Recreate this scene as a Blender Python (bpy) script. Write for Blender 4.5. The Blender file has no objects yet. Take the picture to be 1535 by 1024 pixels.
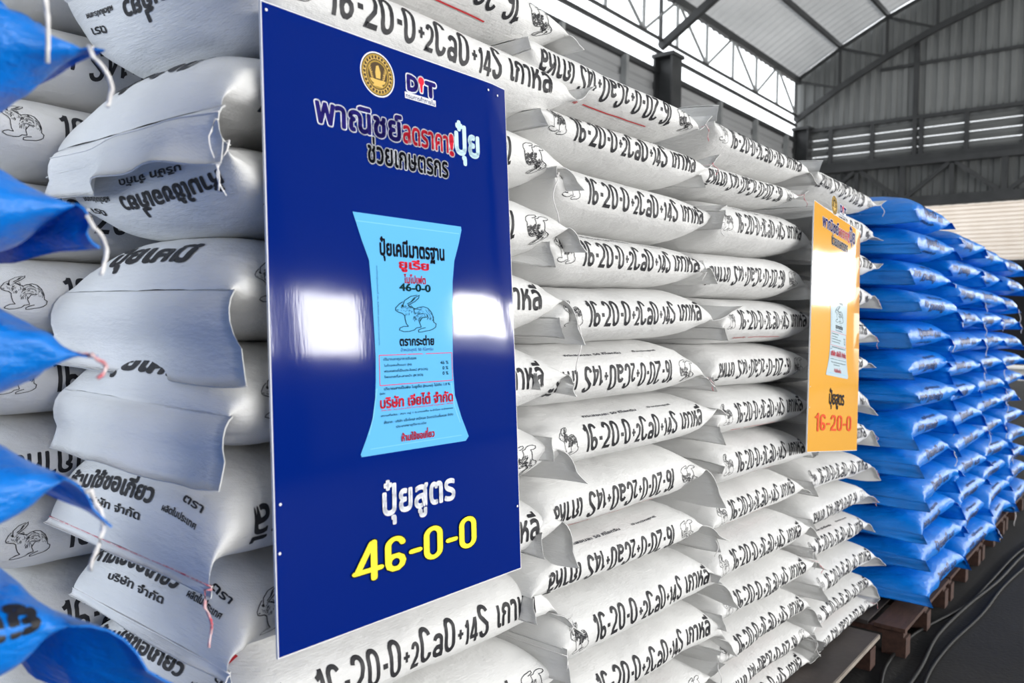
import bpy, bmesh, math, random
import numpy as np
from mathutils import Vector, Matrix

# ------------------------------------------------------------------ camera, world, light
C = bpy.context.scene.collection
SC = bpy.context.scene
CAM_H = 1.33
az, pt, rl = math.radians(39.3), math.radians(-1.86), math.radians(.87)
F = Vector((math.cos(az)*math.cos(pt), math.sin(az)*math.cos(pt), math.sin(pt)))
R0 = Vector((math.sin(az), -math.cos(az), 0)); U0 = R0.cross(F)
R = math.cos(rl)*R0 + math.sin(rl)*U0; U = R.cross(F)
cd = bpy.data.cameras.new('camera'); cam = bpy.data.objects.new('camera', cd); C.objects.link(cam)
cam.matrix_world = Matrix(((R.x, U.x, -F.x, 0), (R.y, U.y, -F.y, 0), (R.z, U.z, -F.z, CAM_H), (0, 0, 0, 1)))
cd.sensor_width = 36.0; cd.lens = 1200.0/1535.0*36.0
cd.clip_start = .02; cd.clip_end = 300
cd.dof.use_dof = True; cd.dof.focus_distance = 1.75; cd.dof.aperture_fstop = 5.0
SC.camera = cam
SC.view_settings.view_transform = 'Standard'; SC.view_settings.look = 'None'
SC.view_settings.gamma = 1.0; SC.view_settings.use_curve_mapping = False
SC.view_settings.exposure = 0.14
W = bpy.data.worlds.new('overcast_sky'); SC.world = W; W.use_nodes = True
bg = W.node_tree.nodes['Background']; bg.inputs[0].default_value = (.93, .965, 1.0, 1); bg.inputs[1].default_value = 2.3

def daylight(name, loc, rot, sx, sy, watts, col=(1, 1, 1)):
    l = bpy.data.lights.new(name, 'AREA'); l.shape = 'RECTANGLE'; l.size = sx; l.size_y = sy
    l.energy = watts; l.color = col
    o = bpy.data.objects.new(name, l); o.location = loc; o.rotation_euler = rot; C.objects.link(o)
    return o
HP = math.pi/2
# daylight entering by the openings in the far side wall (y = -8) and the far end, plus an added fill behind the camera
daylight('daylight_side_opening', (2.2, -7.95, 2.2), (HP, 0, 0), 11.4, .95, 980, (1, .985, .96))
daylight('daylight_side_opening', (15.9, -7.95, 2.42), (HP, 0, 0), 10.2, .80, 860, (1, .985, .96))
daylight('daylight_end_opening', (21.9, -5.7, 3.0), (HP, 0, HP), 4.4, 1.3, 420, (1, .985, .96))
daylight('added_gateway_fill', (-5.9, 3.4, 2.0), (HP, 0, -HP), 5.2, 3.8, 225, (.74, .86, 1.0))  # added bluish fill for the left sack ends, in an invented gateway

# ------------------------------------------------------------------ materials
def nt(name, col, rough=.6, metal=0., spec=.5):
    m = bpy.data.materials.new(name); m.use_nodes = True
    b = m.node_tree.nodes['Principled BSDF']
    b.inputs['Base Color'].default_value = (*col, 1); b.inputs['Roughness'].default_value = rough
    b.inputs['Metallic'].default_value = metal; b.inputs['Specular IOR Level'].default_value = spec
    return m, m.node_tree.nodes, m.node_tree.links, b

def tone(name, c1, c2, scale=6., rough=.6, metal=0., bump=0., bscale=200., spec=.5, stretch=(1, 1, 1), detail=4., coord='Object', r2=None):
    """colour that varies gently between two tones, with a fine bump"""
    m, N, L, b = nt(name, c1, rough, metal, spec)
    tc = N.new('ShaderNodeTexCoord'); mp = N.new('ShaderNodeMapping'); mp.inputs['Scale'].default_value = stretch
    L.new(tc.outputs[coord], mp.inputs[0])
    n = N.new('ShaderNodeTexNoise'); n.inputs['Scale'].default_value = scale; n.inputs['Detail'].default_value = detail
    L.new(mp.outputs[0], n.inputs['Vector'])
    r = N.new('ShaderNodeValToRGB'); r.color_ramp.elements[0].position = .32; r.color_ramp.elements[1].position = .68
    r.color_ramp.elements[0].color = (*c1, 1); r.color_ramp.elements[1].color = (*c2, 1)
    L.new(n.outputs['Fac'], r.inputs[0]); L.new(r.outputs[0], b.inputs['Base Color'])
    if r2 is not None:
        mr = N.new('ShaderNodeMapRange'); mr.inputs['To Min'].default_value = rough; mr.inputs['To Max'].default_value = r2
        L.new(n.outputs['Fac'], mr.inputs['Value']); L.new(mr.outputs[0], b.inputs['Roughness'])
    if bump:
        n2 = N.new('ShaderNodeTexNoise'); n2.inputs['Scale'].default_value = bscale; n2.inputs['Detail'].default_value = 3
        L.new(mp.outputs[0], n2.inputs['Vector'])
        bp = N.new('ShaderNodeBump'); bp.inputs['Strength'].default_value = bump; bp.inputs['Distance'].default_value = .004
        L.new(n2.outputs['Fac'], bp.inputs['Height']); L.new(bp.outputs[0], b.inputs['Normal'])
    return m

def woven(name, c1, c2, rough, spec, crease):
    """woven polypropylene sack cloth: fine tape weave plus soft creases"""
    m, N, L, b = nt(name, c1, rough, 0, spec)
    tc = N.new('ShaderNodeTexCoord')
    n = N.new('ShaderNodeTexNoise'); n.inputs['Scale'].default_value = 5; n.inputs['Detail'].default_value = 5
    L.new(tc.outputs['Object'], n.inputs['Vector'])
    r = N.new('ShaderNodeValToRGB'); r.color_ramp.elements[0].position = .3; r.color_ramp.elements[1].position = .7
    r.color_ramp.elements[0].color = (*c1, 1); r.color_ramp.elements[1].color = (*c2, 1)
    L.new(n.outputs['Fac'], r.inputs[0]); L.new(r.outputs[0], b.inputs['Base Color'])
    w1 = N.new('ShaderNodeTexWave'); w1.wave_type = 'BANDS'; w1.bands_direction = 'X'; w1.inputs['Scale'].default_value = 130; w1.inputs['Distortion'].default_value = .6
    w2 = N.new('ShaderNodeTexWave'); w2.wave_type = 'BANDS'; w2.bands_direction = 'Z'; w2.inputs['Scale'].default_value = 130; w2.inputs['Distortion'].default_value = .6
    L.new(tc.outputs['Object'], w1.inputs['Vector']); L.new(tc.outputs['Object'], w2.inputs['Vector'])
    mx = N.new('ShaderNodeMath'); mx.operation = 'MAXIMUM'; L.new(w1.outputs['Fac'], mx.inputs[0]); L.new(w2.outputs['Fac'], mx.inputs[1])
    mp = N.new('ShaderNodeMapping'); mp.inputs['Scale'].default_value = (1, .6, 2.2); L.new(tc.outputs['Object'], mp.inputs[0])
    n3 = N.new('ShaderNodeTexNoise'); n3.inputs['Scale'].default_value = 16; n3.inputs['Detail'].default_value = 6; n3.inputs['Roughness'].default_value = .6
    L.new(mp.outputs[0], n3.inputs['Vector'])
    b1 = N.new('ShaderNodeBump'); b1.inputs['Strength'].default_value = crease; b1.inputs['Distance'].default_value = .012
    L.new(n3.outputs['Fac'], b1.inputs['Height'])
    b2 = N.new('ShaderNodeBump'); b2.inputs['Strength'].default_value = .18; b2.inputs['Distance'].default_value = .0012
    L.new(mx.outputs[0], b2.inputs['Height']); L.new(b1.outputs[0], b2.inputs['Normal']); L.new(b2.outputs[0], b.inputs['Normal'])
    return m

M = {}
M['white'] = woven('white_sack_cloth', (.70, .70, .695), (.79, .79, .78), .5, .35, .5)
M['blue'] = woven('blue_sack_cloth', (.0004, .155, .60), (.001, .22, .78), .29, .55, .9)
M['ink'] = nt('black_ink', (.018, .018, .022), .55)[0]
M['red_ink'] = nt('red_ink', (.60, .02, .03), .55)[0]
M['pale_ink'] = nt('grey_ink', (.10, .10, .12), .6)[0]
M['green_ink'] = nt('green_ink', (.01, .10, .05), .6)[0]
M['navy_ink'] = nt('navy_ink_on_blue', (.004, .02, .10), .5)[0]
M['thread'] = tone('white_cotton_thread', (.78, .76, .76), (.85, .84, .84), 60, .8)
M['red_thread'] = tone('red_and_white_thread', (.62, .10, .14), (.85, .78, .78), 90, .8)
M['board_white'] = nt('white_board_edge', (.75, .76, .80), .4)[0]
def glossy(name, col):
    m, N, L, b = nt(name, col, .07, 0, .38)
    tc = N.new('ShaderNodeTexCoord'); mp = N.new('ShaderNodeMapping'); mp.inputs['Scale'].default_value = (1, 1, .12); L.new(tc.outputs['Object'], mp.inputs[0])
    n = N.new('ShaderNodeTexNoise'); n.inputs['Scale'].default_value = 220; n.inputs['Detail'].default_value = 2; L.new(mp.outputs[0], n.inputs['Vector'])
    n2 = N.new('ShaderNodeTexNoise'); n2.inputs['Scale'].default_value = 7; n2.inputs['Detail'].default_value = 2; L.new(tc.outputs['Object'], n2.inputs['Vector'])
    bp = N.new('ShaderNodeBump'); bp.inputs['Strength'].default_value = .08; bp.inputs['Distance'].default_value = .0004; L.new(n.outputs['Fac'], bp.inputs['Height'])
    b2 = N.new('ShaderNodeBump'); b2.inputs['Strength'].default_value = .10; b2.inputs['Distance'].default_value = .003; L.new(n2.outputs['Fac'], b2.inputs['Height']); L.new(bp.outputs[0], b2.inputs['Normal'])
    L.new(b2.outputs[0], b.inputs['Normal'])
    return m
for k, c in dict(p_blue=(.0002, .014, .175), p_yellow=(.80, .40, .055), p_white=(.82, .85, .92), p_navy=(.02, .015, .16), p_red=(.75, .03, .06), p_black=(.012, .012, .02),
                 p_lemon=(.90, .80, .06), p_cyan=(.13, .48, .88), p_cyan_light=(.22, .60, .93), p_gold=(.42, .28, .06), p_gold_dark=(.10, .07, .04), p_gold_light=(.75, .50, .14),
                 p_ice=(.62, .85, .95), p_pale=(.55, .68, .75), p_orange_red=(.80, .10, .03), p_green=(.01, .05, .05)).items():
    M[k] = glossy('print_' + k[2:], c)
M['steel'] = tone('dark_grey_painted_steel', (.038, .040, .042), (.06, .062, .064), 3, .5, .1)
M['steel_light'] = tone('grey_painted_steel', (.26, .27, .27), (.36, .37, .37), 3, .5, .1)
M['roof'] = tone('grey_metal_roof_sheet', (.52, .52, .51), (.74, .74, .73), 1.2, .5, .0, stretch=(.25, 1, 1))
M['siding'] = tone('grey_metal_siding', (.34, .345, .35), (.44, .445, .45), .8, .5, .0, stretch=(.5, .5, 2))
M['siding_end'] = tone('grey_green_metal_cladding', (.17, .178, .177), (.235, .243, .24), .6, .5)
M['cream'] = tone('cream_metal_slat', (.80, .70, .60), (.88, .79, .70), 1.5, .6)
M['dark'] = nt('painted_bay_shade', (.01, .01, .012), .9)[0]  # near black paints the shade inside the neighbour's bay
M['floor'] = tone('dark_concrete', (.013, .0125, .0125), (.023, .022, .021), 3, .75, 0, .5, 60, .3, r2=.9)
M['ply'] = tone('dark_worn_plywood', (.035, .030, .029), (.065, .052, .048), 5, .6, 0, .3, 40)
M['wood'] = tone('reddish_brown_wood', (.040, .018, .013), (.075, .034, .023), 9, .7, 0, .4, 60, stretch=(1, 6, 6))
M['edge'] = tone('bare_light_wood_edge', (.22, .19, .16), (.33, .29, .25), 12, .7)
M['cable'] = nt('black_rubber_cable', (.012, .012, .012), .6, 0, .25)[0]
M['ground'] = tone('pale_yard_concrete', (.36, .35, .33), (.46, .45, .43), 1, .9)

# ------------------------------------------------------------------ basic helpers
def tag(o, label=None, cat=None, group=None, kind=None):
    if label: o['label'] = label
    if cat: o['category'] = cat
    if group: o['group'] = group
    if kind: o['kind'] = kind
    return o
def empty(name, loc, rz=0):
    o = bpy.data.objects.new(name, None); o.empty_display_size = .1; C.objects.link(o); o.location = loc; o.rotation_euler = (0, 0, rz)
    return o
def link(name, mesh, mat, parent=None, smooth=True):
    o = bpy.data.objects.new(name, mesh); C.objects.link(o)
    mats = mat if isinstance(mat, (list, tuple)) else [mat]
    if not mesh.materials:
        for m in mats: mesh.materials.append(m)
    if smooth: mesh.shade_smooth()
    if parent is not None: o.parent = parent
    return o
def raw(name, V, Fc, mat, parent=None, smooth=False, mi=None):
    me = bpy.data.meshes.new(name); me.from_pydata([tuple(v) for v in V], [], [tuple(f) for f in Fc]); me.update()
    o = link(name, me, mat, parent, smooth)
    if mi is not None: me.polygons.foreach_set('material_index', mi)
    return o
def npmesh(name, V, Q):
    """fast mesh from numpy verts (n,3) and faces (m,k)"""
    me = bpy.data.meshes.new(name); V = np.asarray(V, np.float32); Q = np.asarray(Q, np.int32)
    k = Q.shape[1]
    me.vertices.add(len(V)); me.vertices.foreach_set('co', V.ravel())
    me.loops.add(Q.size); me.loops.foreach_set('vertex_index', Q.ravel())
    me.polygons.add(len(Q)); me.polygons.foreach_set('loop_start', np.arange(0, Q.size, k, dtype=np.int32))
    me.update(calc_edges=True); return me
class MB:
    def __init__(s): s.v = []; s.f = []
    def box(s, a, b):
        n = len(s.v); (x0, y0, z0), (x1, y1, z1) = a, b
        s.v += [(x0, y0, z0), (x1, y0, z0), (x1, y1, z0), (x0, y1, z0), (x0, y0, z1), (x1, y0, z1), (x1, y1, z1), (x0, y1, z1)]
        s.f += [[n+i for i in q] for q in ((0, 3, 2, 1), (4, 5, 6, 7), (0, 1, 5, 4), (1, 2, 6, 5), (2, 3, 7, 6), (3, 0, 4, 7))]; return s
    def bar(s, p, q, w, h=None):
        h = h or w; p = Vector(p); q = Vector(q); d = (q-p).normalized()
        up = Vector((0, 0, 1)) if abs(d.z) < .95 else Vector((1, 0, 0))
        a = d.cross(up).normalized(); b = a.cross(d); n = len(s.v)
        for e in (p, q):
            for i, j in ((-1, -1), (1, -1), (1, 1), (-1, 1)): s.v.append(tuple(e + a*(w/2*i) + b*(h/2*j)))
        s.f += [[n+i for i in q_] for q_ in ((0, 1, 2, 3), (7, 6, 5, 4), (0, 4, 5, 1), (1, 5, 6, 2), (2, 6, 7, 3), (3, 7, 4, 0))]; return s
    def build(s, name, mat, parent=None): return raw(name, s.v, s.f, mat, parent)
def tube(name, pts, r, mat, parent=None, n=6, twist=0.):
    pts = [Vector(p) for p in pts]; V = []; Fc = []
    for i, p in enumerate(pts):
        d = (pts[min(i+1, len(pts)-1)] - pts[max(i-1, 0)]).normalized()
        up = Vector((0, 0, 1)) if abs(d.z) < .9 else Vector((1, 0, 0))
        a = d.cross(up).normalized(); b = a.cross(d)
        for k in range(n):
            t = 2*math.pi*k/n + twist*i; rr = r*(1+.25*math.sin(i*1.9+k)) if twist else r
            V.append(tuple(p + (a*math.cos(t)+b*math.sin(t))*rr))
    for i in range(len(pts)-1):
        for k in range(n): Fc.append((i*n+k, i*n+(k+1) % n, (i+1)*n+(k+1) % n, (i+1)*n+k))
    Fc.append(tuple(range(n))[::-1]); Fc.append(tuple((len(pts)-1)*n+k for k in range(n)))
    return raw(name, V, Fc, mat, parent, True)

def _hash(i, j, k, s):
    h = (i*374761393 + j*668265263 + k*2147483647 + s*1274126177) & 0xFFFFFFFF
    h = ((h ^ (h >> 13))*1274126177) & 0xFFFFFFFF
    return ((h ^ (h >> 16)) & 0xFFFF)/65535.0
def noise(x, y, z, s=0):
    """smooth value noise in -1..1 on numpy arrays"""
    x = np.asarray(x, float); y = np.asarray(y, float)+0*x; z = np.asarray(z, float)+0*x
    xi = np.floor(x).astype(np.int64); yi = np.floor(y).astype(np.int64); zi = np.floor(z).astype(np.int64)
    fx, fy, fz = x-xi, y-yi, z-zi
    fx, fy, fz = [f*f*(3-2*f) for f in (fx, fy, fz)]
    r = 0
    for a in (0, 1):
        for b in (0, 1):
            for c in (0, 1):
                r = r + _hash(xi+a, yi+b, zi+c, s)*(fx if a else 1-fx)*(fy if b else 1-fy)*(fz if c else 1-fz)
    return r*2-1

# ------------------------------------------------------------------ lettering
_cur = bpy.data.curves.new('glyphs', 'FONT'); _cur.resolution_u = 3; _cur.fill_mode = 'FRONT'
_tob = bpy.data.objects.new('glyphs', _cur); C.objects.link(_tob)
def _shape(s):
    _cur.body = s; bpy.context.view_layer.update()
    e = _tob.evaluated_get(bpy.context.evaluated_depsgraph_get()); me = e.to_mesh()
    V = np.array([v.co[:2] for v in me.vertices]).reshape(-1, 2); me.calc_loop_triangles()
    T = np.array([t.vertices[:] for t in me.loop_triangles], int).reshape(-1, 3); e.to_mesh_clear()
    return V, T
_BAR = _shape('|')[0][:, 0].min()
_G = {}
def glyph(ch):
    if ch not in _G:
        V, T = _shape(ch) if ch != ' ' else (np.zeros((0, 2)), np.zeros((0, 3), int))
        adv = _shape(ch+'|')[0][:, 0].max() - _shape('|')[0][:, 0].max()
        if '\u0e31' <= ch <= '\u0e3a' and ch not in 'าำ' or '\u0e47' <= ch <= '\u0e4e': adv = 0.
        _G[ch] = (V, T, adv)
    return _G[ch]
def text_flat(s, bold=0., strikes=8, track=0.):
    """a line of text as flat triangles, letter by letter, thickened by striking it several times"""
    Vs, Ts, x, n = [], [], 0., 0
    prev = ''; base = ''
    offs = [(0, 0)] + ([(bold*math.cos(2*math.pi*k/strikes), bold*math.sin(2*math.pi*k/strikes)) for k in range(strikes)] if bold else [])
    for ch in s:
        V, T, a = glyph(ch)
        dy = .20 if ('\u0e48' <= ch <= '\u0e4c' and ('\u0e34' <= prev <= '\u0e37' or prev == '\u0e31')) else 0.
        if not ('\u0e34' <= ch <= '\u0e3a' or '\u0e47' <= ch <= '\u0e4e' or ch == '\u0e31'): base = ch
        dxm = -.15 if (base in 'ปฝฟ' and base and ch != base and ('\u0e47' <= ch <= '\u0e4e' or '\u0e34' <= ch <= '\u0e37' or ch == '\u0e31')) else 0.
        if len(V):
            for ox, oy in offs:
                Vs.append(V + (x+ox+dxm, oy+dy)); Ts.append(T+n); n += len(V)
        x += a + (track if a else 0); prev = ch
    return np.vstack(Vs), np.vstack(Ts)
def fit(VT, u0, u1, vc, h):
    V, T = VT; lo, hi = V.min(0), V.max(0)
    W_ = V.copy(); W_[:, 0] = u0 + (V[:, 0]-lo[0])/(hi[0]-lo[0])*(u1-u0); W_[:, 1] = vc - h/2 + (V[:, 1]-lo[1])/(hi[1]-lo[1])*h
    return W_, T
def join(parts):
    Vs, Ts, n = [], [], 0
    for V, T in parts: Vs.append(V); Ts.append(T+n); n += len(V)
    return np.vstack(Vs), np.vstack(Ts)

def stroke(pts, w, cap=False, closed=False):
    """thick line through 2D points -> triangles"""
    P = np.array(pts, float); n = len(P); V, T = [], []
    for i in range(n):
        a = P[(i-1) % n] if closed or i > 0 else P[i]; b = P[(i+1) % n] if closed or i < n-1 else P[i]
        d1 = P[i]-a; d2 = b-P[i]; l1, l2 = np.hypot(*d1), np.hypot(*d2)
        d1 = d1/l1 if l1 > 1e-9 else d2/max(l2, 1e-9); d2 = d2/l2 if l2 > 1e-9 else d1
        t = d1+d2; t /= max(np.hypot(*t), 1e-6); nn = np.array([-t[1], t[0]]); c = max(abs(nn @ np.array([-d1[1], d1[0]])), .5)
        V += [P[i]+nn*w/2/c, P[i]-nn*w/2/c]
    m = n if closed else n-1
    for i in range(m):
        j = (i+1) % n; T += [(2*i, 2*i+1, 2*j+1), (2*i, 2*j+1, 2*j)]
    if cap and not closed:
        for e in (0, n-1):
            k0 = len(V); V.append(P[e])
            for k in range(11): V.append(P[e]+w/2*np.array([math.cos(k*math.pi/5), math.sin(k*math.pi/5)]))
            for k in range(10): T.append((k0, k0+1+k, k0+2+k))
    return np.array(V), np.array(T, int)
def arc(cx, cy, rx, ry, a0, a1, n=10):
    return [(cx+rx*math.cos(math.radians(a0+(a1-a0)*i/n)), cy+ry*math.sin(math.radians(a0+(a1-a0)*i/n))) for i in range(n+1)]
def numeral(ch, b):
    """condensed grotesque numerals and letters, cap height 1; b = stroke weight. returns strokes, advance"""
    w, h = b/2, b/2
    x1, t = .46, 1-b/2; r = .20
    L, Rr, m = b/2, x1-b/2, x1/2
    rx = (Rr-L)/2
    if ch in '0O': return [(arc(m, t-r, rx, r, 0, 180)+arc(m, h+r, rx, r, 180, 360), 1)], x1+.09
    if ch == '1': return [([(L-.01, t-.15), (L+.08, t-.11), (L+.17, t-.01)], 0), ([(L+.17, t+h), (L+.17, 0)], 0)], .37
    if ch == '2': return [(arc(m, t-r, rx, r, 170, 0)+[(Rr, t-r-.08), (Rr-.06, .42), (L+.03, .16), (L+.01, h), (Rr+w, h)], 0)], x1+.08
    if ch == '6': return [(arc(m, h+.19, rx, .19, 0, 360)[:-1], 1), (arc(m, t-r, rx, r, 15, 180)+[(L, h+.2)], 0)], x1+.08
    if ch == '4': return [([(.54, .25), (.02, .25)], 0), ([(.055, .25), (.36, t+h-.02)], 0), ([(.40, t+h), (.40, 0)], 0)], .60
    if ch == 'S': return [(arc(m, t-.20, rx, .20, 10, 180)+[(L+.02, .66), (m, .53), (Rr-.02, .40)]+arc(m, h+.20, rx, .20, 0, -170), 0)], x1+.07
    if ch == 'C': return [(arc(m, t-r, rx, r, 0, 180)+arc(m, h+r, rx, r, 180, 360), 0)], x1+.06
    if ch == 'a': return [(arc(m, .55-b/2+.0, rx*.95, .14, 165, 0)+[(Rr, 0)], 0), (arc(m, .19, rx, .19-h, 0, 360)[:-1], 1)], x1+.06
    if ch == '-': return [([(.02, .42), (.20, .42)], 0)], .27
    if ch == '+': return [([(.02, .40), (.26, .40)], 0), ([(.14, .26), (.14, .54)], 0)], .31
    return [], .2
def formula(s, b=.125, small=(), cap=False, gap=0.):
    parts, x = [], 0.
    for i, ch in enumerate(s):
        k = .72 if i in small else 1.
        bw = .085 if ch == '+' else (b*.82 if i in small else b)
        S_, a = numeral(ch, bw/k if ch != '+' else bw)
        for pts, closed in S_:
            V, T = stroke([(p[0]*k+x, p[1]*k) for p in pts], bw, cap, bool(closed)); parts.append((V, T))
        x += a*k+gap
    return join(parts)

def rabbit(seed=0, dark=.5):
    """pen drawing of a crouching rabbit facing left, in a unit box"""
    rnd = random.Random(seed); sx = lambda p: ((p[0]-510)/470, (540-p[1])/460)
    O = [[(600, 205), (620, 150), (690, 98), (765, 80)], [(645, 192), (690, 165), (725, 118), (790, 80), (778, 118), (735, 160), (690, 185), (655, 205)],
         [(600, 165), (560, 195), (520, 240), (518, 270), (545, 290), (590, 305), (615, 330), (620, 380), (632, 430), (655, 462)],
         [(655, 462), (600, 462), (560, 480), (553, 505), (600, 525), (665, 522), (720, 505), (745, 480), (800, 472)],
         [(655, 205), (690, 225), (735, 250), (775, 230), (830, 218), (882, 235), (925, 285), (948, 350), (950, 410), (978, 430), (972, 470), (940, 495), (900, 512), (850, 520), (800, 532), (768, 532), (766, 508), (800, 490), (850, 478)],
         [(800, 470), (780, 410), (815, 355), (880, 345)], [(530, 262), (550, 268)], [(665, 180), (700, 160), (740, 120)]]
    parts = [stroke([sx(p) for p in o], .020) for o in O]
    parts.append(stroke([sx(p) for p in arc(595, 216, 6, 9, 0, 360, 8)[:-1]], .03, closed=True))
    for k in range(int(90+230*dark)):
        a = rnd.uniform(-.2, math.pi*1.05); q = rnd.random()**(.45 if dark < .6 else .7)
        cx, cy, rx, ry = (825, 370, 115*q, 140*q) if rnd.random() < .72 else (680, 300, 62*q, 105*q)
        x, y = cx+rx*math.cos(a), cy-ry*math.sin(a)
        l = rnd.uniform(14, 34); an = a+math.pi/2*.9
        parts.append(stroke([sx((x, y)), sx((x+l*.5*math.cos(an)+3, y-l*.5*math.sin(an))), sx((x+l*math.cos(an), y-l*math.sin(an)))], .007+.017*dark*rnd.random()))
    for k in range(14):
        x = 570+rnd.random()*60; y = 200+rnd.random()*80; parts.append(stroke([sx((x, y)), sx((x+10, y+14))], .008))
    return join(parts)

def refine(VT, step, axis=1):
    """cut flat print into strips so that it can follow a bulging surface"""
    V, T = VT; bm = bmesh.new(); vs = [bm.verts.new((p[0], p[1], 0)) for p in V]
    for t in T:
        try: bm.faces.new([vs[i] for i in t])
        except ValueError: pass
    for ax, st in ((0, step*2.2), (1, step)):
        lo, hi = V[:, ax].min(), V[:, ax].max(); k = math.ceil(lo/st)
        nrm = (1, 0, 0) if ax == 0 else (0, 1, 0)
        while k*st < hi:
            co = (k*st, 0, 0) if ax == 0 else (0, k*st, 0)
            bmesh.ops.bisect_plane(bm, geom=bm.verts[:]+bm.edges[:]+bm.faces[:], dist=1e-6, plane_co=co, plane_no=nrm); k += 1
    bmesh.ops.triangulate(bm, faces=bm.faces[:]); bm.verts.index_update()
    V2 = np.array([v.co[:2] for v in bm.verts]); T2 = np.array([[v.index for v in f.verts] for f in bm.faces], int); bm.free()
    return V2, T2

LINE = formula('16-20-0+2CaO+14S', .132, small={8, 13, 14}, gap=.022)
def front_print(dark, seed):
    num = fit(LINE, -.235, .170, .004, .064)
    th = fit(text_flat('เกาหลี', .022), .195, .315, .010, .062)
    rb = fit(rabbit(seed, dark), -.335, -.262, .006, .066)
    return refine(join([num, th]), .008), refine(rb, .008)
FP = [front_print(.25, 1), front_print(.9, 2), front_print(.55, 3)]
def small_lines(seed):
    rnd = random.Random(seed); P = []
    P.append(fit(text_flat('กระสอบละ 50 กิโลกรัม', .03), -.20, .02, 0, .011))
    P.append(fit(text_flat('น้ำหนักสุทธิ', .03), .08, .2, .0, .010))
    return join(P)
SMALL = refine(small_lines(1), .01)
RED = refine(join([stroke([(-.10, 0), (.17, 0)], .004), fit(text_flat('ตรากระต่าย', .03), -.2, -.12, 0, .014)]), .01)
ENDT = refine(join([fit(text_flat('ห้ามใช้ขอเกี่ยว', .045), .02, .30, .060, .042), fit(text_flat('ผลิตในประเทศ', .03), .33, .42, .045, .012), fit(text_flat('ตรา', .03), .37, .42, .070, .012),
                    fit(text_flat('บริษัท จำกัด', .03), .10, .28, .020, .014)]), .008)
ENDBIG = refine(join([fit(text_flat('ปุ๋ยเคมี', .05), .10, .34, .085, .065)]), .008)
REDSQ = refine(join([stroke([(.33, .075), (.375, .075)], .020), fit(text_flat('ตรากระต่าย', .04), .22, .32, .07, .016)]), .008)

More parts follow.
